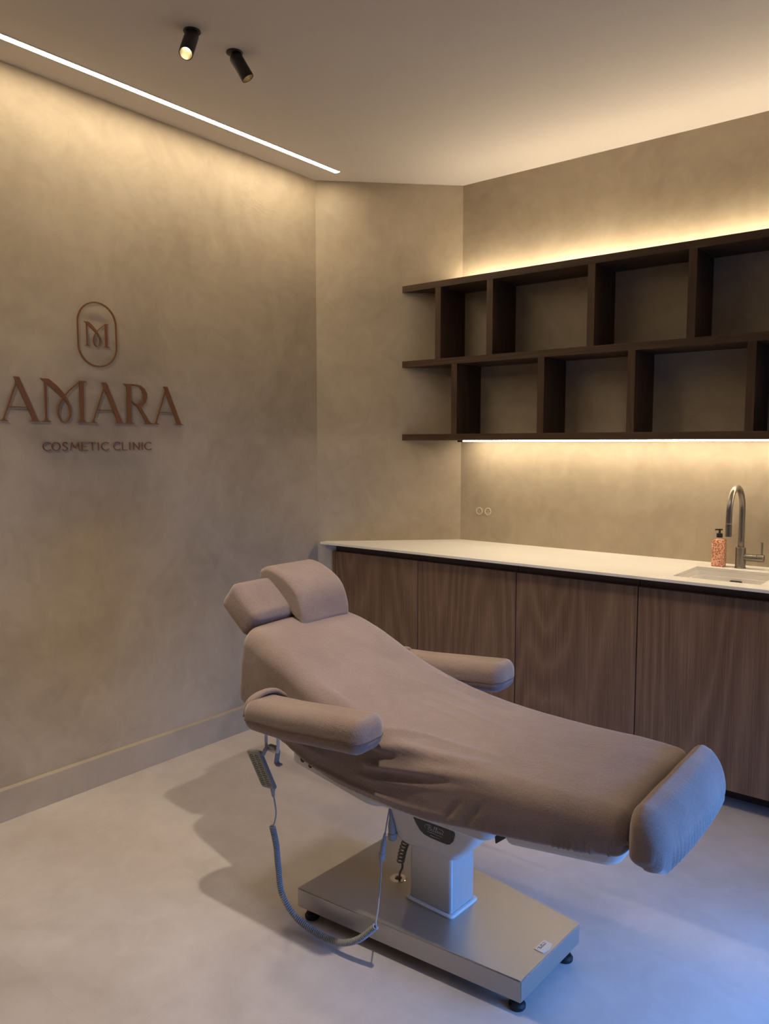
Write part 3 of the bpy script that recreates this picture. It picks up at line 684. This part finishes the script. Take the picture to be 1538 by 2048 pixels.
# black badge with script lettering on the housing
bm = bmesh.new()
pl = [(-.031, .398), (-.022, .382), (-.008, .366), (.007, .357), (.03, .3535), (.062, .352), (.088, .352), (.098, .356), (.108, .368), (.1125, .385), (.1125, .393), (.108, .397)]
prism(bm, pl, lambda a, b: Vector((a, -.1045 - .012 * max(0, (b - .335) / .07) * .2, b)), lambda a, b: Vector((a, -.1068 - .012 * max(0, (b - .335) / .07) * .2, b)))
bd = link('badge', bm, M_blackgloss, bed); bd['label'] = 'black badge with silver script lettering'
bm = bmesh.new(); script_word(bm, Matrix.Translation((.018, -.1090, .376)) @ Matrix.Rotation(pi / 2, 4, 'X') @ Matrix.Scale(1.12, 4), .0014)
for (u0, u1, z) in ((.020, .046, .3705), (.048, .072, .3695), (.030, .062, .3615)):
    q = [(u0, z), (u1, z), (u1, z + .0016), (u0, z + .0016)]
    prism(bm, q, lambda a, b: Vector((a, -.1090, b)), lambda a, b: Vector((a, -.1094, b)))
link('badge_lettering', bm, M_print, bd)

# ---- the long cushion under its velour cover
TOP = [(-.64, .908), (-.60, .902), (-.52, .880), (-.44, .850), (-.36, .815), (-.28, .778), (-.20, .748), (-.10, .719), (.0, .699), (.10, .685), (.23, .675), (.39, .672), (.54, .674), (.62, .671), (.67, .664)]
HEM = [(-.64, .675), (-.52, .610), (-.40, .556), (-.30, .522), (-.20, .500), (-.04, .488), (.11, .488), (.27, .508), (.42, .526), (.54, .541), (.66, .562)]
WID = [(-.64, .232), (-.56, .246), (-.48, .262), (-.35, .266), (-.15, .268), (0, .268), (.4, .268), (.60, .262), (.67, .256)]
FOLDS = [  # polyline, amplitude, width
    ([(-.07, -.25, .725), (-.05, -.246, .713), (.062, -.184, .691), (.30, -.145, .674)], .0120, .010),
    ([(-.07, -.26, .668), (-.039, -.26, .661), (.125, -.25, .685), (.32, -.192, .674)], .0135, .011),
    ([(-.09, -.26, .60), (-.055, -.26, .605), (.148, -.26, .635), (.40, -.255, .668)], .0125, .010),
    ([(-.12, -.26, .558), (-.048, -.26, .560), (.13, -.26, .592), (.30, -.26, .635)], .0045, .009),
    ([(-.06, -.24, .698), (.08, -.222, .689), (.28, -.172, .674)], -.004, .010),
    ([(-.05, -.26, .636), (.13, -.26, .660), (.34, -.235, .674)], -.005, .011),
    ([(-.05, -.26, .584), (.13, -.26, .614), (.33, -.26, .65)], -.005, .012),
    ([(-.168, .083, .742), (-.014, .116, .706), (.20, .098, .68)], .004, .010),
    ([(-.18, .19, .746), (-.058, .216, .715), (.12, .208, .688)], .0045, .009),
    ([(-.12, .15, .73), (.02, .165, .70), (.18, .150, .68)], -.003, .009),
    ([(-.087, .029, .722), (.051, .043, .692), (.22, .027, .68)], .0035, .010),
    ([(-.10, -.03, .722), (.03, -.02, .695), (.20, -.04, .68)], .003, .010),
    ([(-.36, -.26, .545), (-.147, -.26, .520), (.033, -.26, .512), (.25, -.26, .530)], .006, .008),
    ([(-.50, -.255, .63), (-.36, -.26, .600), (-.2, -.26, .575)], .008, .018),
    ([(-.41, -.25, .700), (-.30, -.25, .695), (-.18, -.25, .700)], .010, .03),
    ([(-.30, -.225, .772), (-.22, -.225, .752), (-.10, -.22, .722)], .004, .012),
    ([(.18, -.26, .515), (.21, -.26, .56), (.25, -.26, .60)], -.004, .008),
    ([(.24, -.26, .52), (.28, -.26, .57), (.31, -.26, .61)], -.004, .008),
]
def segd(p, a, b):
    ab = b - a; L2 = ab.length_squared; t = 0 if L2 < 1e-12 else max(0, min(1, (p - a).dot(ab) / L2))
    return (p - a - ab * t).length, t
FV = [([Vector(q) for q in pl_], a, w) for pl_, a, w in FOLDS]
def fold_disp(p):
    d_ = 0.0
    for pl_, a, w in FV:
        best = 9; u = 0; m = len(pl_) - 1
        if abs(p.x - pl_[0].x) > .6: continue
        for i in range(m):
            dd, t = segd(p, pl_[i], pl_[i + 1])
            if dd < best: best = dd; u = (i + t) / m
        if best < w * 3.2:
            ta = min(1, (1 - u) * 2.2) * min(1, u * 5 + .35)
            if u <= 0 or u >= 1: ta *= .8
            d_ += a * ta * exp(-(best / w) ** 2)
    return d_
def section(s, inset):
    w = smooth_tab(WID, s) - inset; zt = smooth_tab(TOP, s) - inset; zb = smooth_tab(HEM, s) + inset * .8
    rt = .050; rb = .018; out = []
    def add(v, z, nv, nz): out.append((v, z, nv, nz))
    nt_ = 64; ns = 40; nb = 12
    for i in range(nt_):                       # top, from +v to -v
        u = 1 - 2 * i / nt_; v = u * (w - rt); add(v, zt + .006 * (1 - u * u), 0, 1)
    for i in range(8):
        a = pi / 2 + i / 8 * pi / 2; add(-(w - rt) + rt * cos(a), zt - rt + rt * sin(a), cos(a), sin(a))
    for i in range(ns):
        u = i / ns; z = (zt - rt) + (zb + rb - zt + rt) * u; add(-w + .010 * u * u, z, -1, 0)
    for i in range(5):
        a = pi + i / 5 * pi / 2; add(-w + .010 + rb + rb * cos(a), zb + rb + rb * sin(a), cos(a), sin(a))
    for i in range(nb):
        u = i / nb; add((-w + .010 + rb) + 2 * (w - .010 - rb) * u, zb, 0, -1)
    for i in range(5):
        a = 1.5 * pi + i / 5 * pi / 2; add(w - .010 - rb + rb * cos(a), zb + rb + rb * sin(a), cos(a), sin(a))
    for i in range(ns):
        u = 1 - i / ns; z = (zt - rt) + (zb + rb - zt + rt) * u; add(w - .010 * u * u, z, 1, 0)
    for i in range(8):
        a = i / 8 * pi / 2; add((w - rt) + rt * cos(a), zt - rt + rt * sin(a), cos(a), sin(a))
    return out
S0, S1_ = -.632, .658; R0, R1 = .042, .030
stations = []
for i in range(9):
    a = i / 9 * pi / 2; stations.append((S0 + R0 * (1 - sin(a)) - R0 + R0 * 0, R0 * (1 - cos(pi / 2 - a))))
stations = [(S0 + R0 - R0 * cos(i / 9 * pi / 2), R0 * (1 - sin(i / 9 * pi / 2))) for i in range(9)]
NS = 250
for i in range(NS + 1): stations.append((S0 + R0 + (S1_ - R1 - S0 - R0) * i / NS, 0.0))
stations += [(S1_ - R1 + R1 * sin(i / 8 * pi / 2), R1 * (1 - cos(i / 8 * pi / 2))) for i in range(1, 9)]
bm = bmesh.new(); rings = []
for s, ins in stations:
    ring = []
    for (v, z, nv, nz) in section(s, ins):
        p = Vector((s, v, z)); d_ = fold_disp(p) if ins < .02 else 0.0
        # soft lumps of the stretched cover
        d_ += .0022 * noise.noise(Vector((s * 5, v * 7, z * 7))) + .0007 * noise.noise(Vector((s * 26, v * 26, z * 26)))
        # elastic gathers along the hem
        hz = smooth_tab(HEM, s); g = max(0, 1 - (z - hz) / .045) if nz > -.9 else 0
        amp = .0036 if (.48 < s < .62) else .0005
        d_ += amp * g * sin(s * 2 * pi / (.022 + .006 * noise.noise(Vector((s * 9, 0, 1))))) * (1 if nv < 0 else .5)
        sl_ = max(0.0, min(1.0, (-.42 - s) / .18)) * .20 * (.91 - z)
        ring.append(p + Vector((0, nv, nz)) * d_ - Vector((sl_, 0, 0)))
    rings.append(ring)
loft(bm, rings)
link('cushion', bm, M_fab, bed, smooth=True)

# ---- foot bolster
prof = [(.668, .655), (.674, .676), (.690, .688), (.706, .684), (.724, .668), (.740, .643), (.750, .612), (.753, .582), (.750, .562), (.740, .549), (.722, .543), (.700, .545), (.680, .551), (.668, .565), (.666, .600), (.666, .630)]
def closed_smooth(pts, per=6):
    n = len(pts); out = []
    for i in range(n):
        a, b, c, d_ = [Vector((*pts[(i + k) % n], 0)) for k in (-1, 0, 1, 2)]
        for k in range(per):
            t = k / per
            q = 0.5 * ((2 * b) + (c - a) * t + (2 * a - 5 * b + 4 * c - d_) * t * t + (3 * b - a - 3 * c + d_) * t ** 3)
            out.append((q.x, q.y))
    return out
def bolster(prof, v0, v1, r, n=70, gather=None, bow=0.0, per=6):
    P_ = closed_smooth(prof, per); ca = sum(p[0] for p in P_) / len(P_); cb = sum(p[1] for p in P_) / len(P_)
    bm = bmesh.new(); rings = []
    vs = [v0 + r - r * cos(i / 8 * pi / 2) for i in range(8)]; ins = [r * (1 - sin(i / 8 * pi / 2)) for i in range(8)]
    for i in range(n + 1): vs.append(v0 + r + (v1 - v0 - 2 * r) * i / n); ins.append(0)
    vs += [v1 - r + r * sin(i / 8 * pi / 2) for i in range(1, 9)]; ins += [r * (1 - cos(i / 8 * pi / 2)) for i in range(1, 9)]
    for v, e in zip(vs, ins):
        ring = []; u = 2 * (v - v0) / (v1 - v0) - 1
        for k, (a, b) in enumerate(P_):
            dx, dz = a - ca, b - cb; L = sqrt(dx * dx + dz * dz); f = max(.05, 1 - e / max(L, .085))
            if gather: f += gather(v, k / len(P_), a, b, u) / L
            f += .0015 * noise.noise(Vector((v * 14, a * 14, b * 14))) / L
            p = Vector((ca + dx * f + bow * (1 - u * u) * (1 if dx > 0 else 0), v, cb + dz * f))
            ring.append(p)
        rings.append(ring)
    def ends(ring, sg_):
        c = sum(ring, Vector()) / len(ring); out = []
        for sc_, dv in ((.85, .0004), (.65, .0007), (.40, .0009), (.15, .0010)):
            out.append([c + (q - c) * sc_ + Vector((0, sg_ * dv, 0)) for q in ring])
        return out
    rings = ends(rings[0], -1)[::-1] + rings + ends(rings[-1], 1)
    loft(bm, rings); return bm
def g_foot(v, k, a, b, u):
    g = max(0, 1 - abs(b - .557) / .060) * (1 if a > .700 else 0)
    return .0062 * g * sin(v * 2 * pi / .021 + 2 * noise.noise(Vector((v * 20, 0, 0))))
fb_ = link('foot_cushion', bolster([(a - .006, b + .004) for a, b in prof], -.264, .262, .050, 110, g_foot, .016), M_fab, bed, smooth=True)

# ---- headrest block
hd = Vector((.115, 0, -.0945)).normalized()            # slope towards the foot
hn = Vector((.0945, 0, .115)).normalized()
ctr = Vector((-.695, .0, .945))
X = Matrix.Translation(ctr) @ Matrix(((hd.x, 0, hn.x, 0), (0, 1, 0, 0), (hd.z, 0, hn.z, 0), (0, 0, 0, 1)))
bm = bmesh.new(); puffbox(bm, .165, .385, .112, .026, 22, (.004, .008, .006), X)
link('headrest', bm, M_fab, bed, smooth=True)
bm = bmesh.new(); tube(bm, [(-.66, -.05, .89), (-.60, -.05, .86)], .008, 10); link('headrest_bar', bm, M_chrome, bed, smooth=True)
bm = bmesh.new(); tube(bm, [(-.66, .05, .89), (-.60, .05, .86)], .008, 10); link('headrest_bar', bm, M_chrome, bed, smooth=True)

# ---- armrests
def armrest(sgn):
    v0, v1 = (-.402, -.276) if sgn < 0 else (.276, .402)
    sA, sB = (-.455, .003) if sgn < 0 else (-.42, .036)
    r = .034
    bm = bmesh.new(); rings = []
    st = [(sA + r - r * cos(i / 7 * pi / 2), r * (1 - sin(i / 7 * pi / 2))) for i in range(7)]
    st += [(sA + r + (sB - sA - 2 * r) * i / 50, 0) for i in range(51)]
    st += [(sB - r + r * sin(i / 7 * pi / 2), r * (1 - cos(i / 7 * pi / 2))) for i in range(1, 8)]
    zt_ = [(-.46, .742), (-.3, .750), (0, .777), (.04, .781)]; zb_ = [(-.46, .650), (-.3, .650), (0, .676), (.04, .680)]
    for s, e in st:
        a = interp(zt_, s) - e; b = interp(zb_, s) + e
        ring = []
        for (v, z) in rrect(v0 + e, v1 - e, b, a, max(.010, .036 - e * .4), 6, 6):
            u = (z - b) / (a - b); zz = z
            dv = 0
            if abs(u - .37) < .06: dv = -.0016 * (1 - abs(u - .37) / .06)
            cv_ = (v0 + v1) / 2
            v = v + (dv if v > cv_ else -dv) + .0012 * noise.noise(Vector((s * 18, v * 18, z * 18)))
            ring.append(Vector((s, v, zz)))
        rings.append(ring)
    loft(bm, rings); ar = link('armrest', bm, M_fab, bed, smooth=True)
    # piping seam round the pad, a third of the way up
    bm = bmesh.new(); pts = []
    for (s, v) in rrect(sA - .0003, sB + .0003, v0 - .0002, v1 + .0002, r, 8, 12):
        z = interp(zb_, s) + (interp(zt_, s) - interp(zb_, s)) * .37
        pts.append(Vector((s, v, z)))
    pts.append(pts[0].copy()); tube(bm, pts, .0008, 6); link('seam', bm, M_seam, ar)
    # cinched loop of cover that joins the pad to the couch side
    bm = bmesh.new()
    for j, (dx, dz) in enumerate(((0, 0), (.011, .006), (.021, .009))):
        c = [Vector((sA + .004 + dx, sgn * .388, .690 + dz)), Vector((sA + .006 + dx, sgn * .372, .728 + dz)), Vector((sA + .012 + dx, sgn * .335, .745 + dz)), Vector((sA + .022 + dx, sgn * .295, .745 + dz)), Vector((sA + .040 + dx, sgn * .262, .722 + dz))]
        tube(bm, catmull(c, 6), lambda t, j=j: (.0105 - .001 * j) * (.45 + .55 * sin(pi * min(1, max(0, t)))), 10)
    link('cover_fold', bm, M_fab, ar, smooth=True)
    bm = bmesh.new(); box(bm, -.40, -.30, min(sgn * .20, sgn * .31), max(sgn * .20, sgn * .31), .665, .715, .004); link('arm_bracket', bm, M_fab, ar)
armrest(-1); armrest(1)

# ---- hook bracket under the near armrest
bm = bmesh.new()
hk = [(-.404, -.345, .672), (-.404, -.345, .600), (-.400, -.347, .592), (-.355, -.352, .596), (-.346, -.353, .604), (-.346, -.353, .672)]
tube(bm, catmull([Vector(p) for p in hk], 5), .0048, 10); link('handset_hanger', bm, M_white, bed, smooth=True)

# ---- connectors and dark coil cable under the couch
bm = bmesh.new(); cc = [Vector(p) for p in [(-.100, -.02, .315), (-.115, -.02, .275), (-.140, -.01, .225), (-.160, 0, .165)]]
coil(bm, cc, .0105, .0032, .0150, 8, 16); cc2 = catmull([cc[-1] + Vector((.008, 0, 0)), Vector((-.152, 0, .15)), Vector((-.162, .001, .13)), Vector((pc[0] + .006, pc[1], .106))], 8)
tube(bm, cc2, .0036, 8); tube(bm, [cc[0], Vector((-.09, -.03, .345))], .0036, 8)
link('power_cable', bm, M_dgrey, bed, smooth=True)
bm = bmesh.new(); dd = (Vector((-.104, -.12, .31)) - Vector((-.118, -.12, .39))).normalized()
lathe(bm, [(0, 0), (.004, 0), (.0055, .030), (.0105, .050), (.0115, .060), (.0115, .078), (.014, .080), (.014, .096), (.009, .101), (0, .101)], (-.120, -.105, .40), (.10, .0, -1), 20)
link('socket_connector', bm, M_grey, bed, smooth=True, sharp=40)

# ------------------------------------------------------------------ pillow resting on the headrest
PB = (-.645, .085, .94)
pw = thing('head_pillow', BM_ @ Vector(PB), BR, 'small half-round mauve pillow lying across the headrest and top of the bed', 'pillow')
pp = [(-.768, 1.028), (-.760, 1.052), (-.735, 1.068), (-.700, 1.066), (-.655, 1.052), (-.610, 1.030), (-.575, 1.000), (-.555, .965), (-.545, .925), (-.540, .896), (-.552, .890), (-.590, .913), (-.650, .953), (-.710, .992), (-.752, 1.018)]
def g_pil(v, k, a, b, u):
    line = .896 + (-.545 - a) * (1.024 - .896) / (.765 - .545)
    g = max(0, 1 - abs(b - line) / .055) * max(0, (abs(u) - .60) / .40)
    return .0060 * g * sin((a * 1.0) * 2 * pi / .019)
bm = bolster(pp, -.038, .205, .020, 56, g_pil, 0.0, 16)
link('pillow_body', bm, M_fab, pw, PB, smooth=True)

# ------------------------------------------------------------------ hand control hung under the near armrest
HB = (-.40, -.365, .53)
hc = thing('hand_control', BM_ @ Vector(HB), BR, 'grey wired hand control hanging on a hook below the near armrest', 'remote control')
TL, TR, BR_, BL = Vector((-.462, -.372, .5785)), Vector((-.405, -.372, .5885)), Vector((-.340, -.372, .490)), Vector((-.396, -.372, .484))
# orthonormal frame of the casing: face turned to the camera
cen = (TL + TR + BR_ + BL) / 4
ex = (TR - TL + BR_ - BL).normalized(); ez = (TL - BL + TR - BR_).normalized()
ey = Vector((0, 1, 0))
def hq(u, w): return TL.lerp(TR, u).lerp(BL.lerp(BR_, u), w)
def outline(r=.13, rw=.06):
    out = []
    for (cu, cw, t0) in ((1 - r, rw, -90), (1 - r * .4, 1 - rw * .5, 0), (r, 1 - rw * 1.3, 90), (r * .8, rw * .8, 180)):
        ru = min(r, 1 - cu) if cu > .5 else cu; rw_ = min(cw, 1 - cw)
        for i in range(6):
            a = radians(t0 + i / 5 * 90); out.append((cu + ru * cos(a), cw + rw_ * sin(a)))
    return out
ol = outline()
bm = bmesh.new()
def hring(ins, y): 
    return [hq(.5 + (u - .5) * (1 - ins), .5 + (w - .5) * (1 - ins * .5)) + Vector((-y * .42, y * .9, -y * .12)) for u, w in ol]
loft(bm, [hring(.06, -.002), hring(0, 0), hring(0, .016), hring(.08, .021)])
lathe(bm, [(0, 0), (.0075, 0), (.0072, .008), (.0060, .010), (.0055, .018), (.0042, .026), (0, .026)], (-.3565, -.366, .489), (.10, 0, -1), 16)
link('casing', bm, M_hand, hc, HB, smooth=True, sharp=45)
bm = bmesh.new(); prism(bm, [(.5 + (u - .5) * .86, .5 + (w - .5) * .92) for u, w in ol], lambda u, w: hq(u, w) + Vector((0, -.0018, 0)), lambda u, w: hq(u, w) + Vector((0, -.0026, 0))); kp = link('keypad', bm, M_pad, hc, HB)
def keymark(bm, pts):
    for a, b in zip(pts[:-1], pts[1:]):
        a = Vector(a); b = Vector(b); n_ = Vector((-(b.y - a.y) * .5, (b.x - a.x))).normalized(); n_ = Vector((n_.x * .022, n_.y * .011))
        prism(bm, [tuple(a + n_), tuple(b + n_), tuple(b - n_), tuple(a - n_)], lambda u, w: hq(u, w) + Vector((0, -.0027, 0)), lambda u, w: hq(u, w) + Vector((0, -.0031, 0)))
bm = bmesh.new()
for i in range(8):
    w0 = .09 + i * .108
    for u0 in (.17, .56):
        if i % 2 == 0: keymark(bm, [(u0, w0 + .05), (u0 + .10, w0), (u0 + .26, w0 + .02)]); keymark(bm, [(u0 + .02, w0 + .075), (u0 + .27, w0 + .055)])
        else: keymark(bm, [(u0, w0 + .01), (u0 + .25, w0 + .01), (u0 + .25, w0 + .06)]); keymark(bm, [(u0 + .02, w0 + .06), (u0 + .16, w0 + .07)])
link('key_symbols', bm, M_key, kp, HB)
# clip arm: from the casing up over the hanger bar and down again
bm = bmesh.new()
cp = [Vector((-.402, -.362, .575)), Vector((-.392, -.357, .598)), Vector((-.386, -.350, .606)), Vector((-.362, -.345, .604)), Vector((-.358, -.342, .590)), Vector((-.366, -.340, .556)), Vector((-.360, -.340, .551)), Vector((-.350, -.340, .551))]
for a, b in zip(cp[:-1], cp[1:]):
    t_ = (b - a).normalized(); sde = t_.cross(Vector((0, 1, 0))).normalized() * .0022; wv = Vector((0, .008, 0)); e = t_ * .0015
    rings = [[q + sde - wv, q + sde + wv, q - sde + wv, q - sde - wv] for q in (a - e, b + e)]
    loft(bm, rings)
link('clip', bm, M_hand, hc, HB)
# cable: straight lead, long coil, straight lead up to the plug
K = lambda *a: Vector(a)
p0 = K(-.3535, -.366, .466)
lead = catmull([p0, K(-.350, -.365, .45), K(-.352, -.358, .41), K(-.368, -.35, .372), K(-.384, -.342, .354)], 8)
bm = bmesh.new(); tube(bm, lead, .0022, 8)
cp_ = [K(-.388, -.34, .352), K(-.395, -.318, .280), K(-.410, -.296, .195), K(-.405, -.288, .110), K(-.365, -.283, .058), K(-.312, -.281, .037), K(-.252, -.280, .030), K(-.203, -.280, .033), K(-.153, -.280, .046), K(-.096, -.279, .082), K(-.038, -.278, .142)]
coil(bm, cp_, .0074, .0026, .0069, 7, 13)
pl0 = K(-.141, -.125, .222)
lead2 = catmull([K(-.030, -.285, .142), K(-.034, -.282, .160), K(-.060, -.24, .168), K(-.118, -.155, .195), pl0], 8)
tube(bm, lead2, .0022, 8)
link('coiled_cable', bm, M_grey, hc, HB, smooth=True)
bm = bmesh.new(); up_ = (K(-.127, -.12, .33) - pl0).normalized()
lathe(bm, [(0, 0), (.003, 0), (.0055, .014), (.0058, .016), (.0105, .020), (.0108, .036), (.0085, .038), (.0082, .072), (.0055, .076), (.0040, .100), (0, .100)], pl0, up_, 20)
tube(bm, catmull([pl0 + up_ * .1, K(-.122, -.118, .36), K(-.116, -.112, .41)], 6), .0022, 8)
link('plug', bm, M_grey, hc, HB, smooth=True, sharp=40)
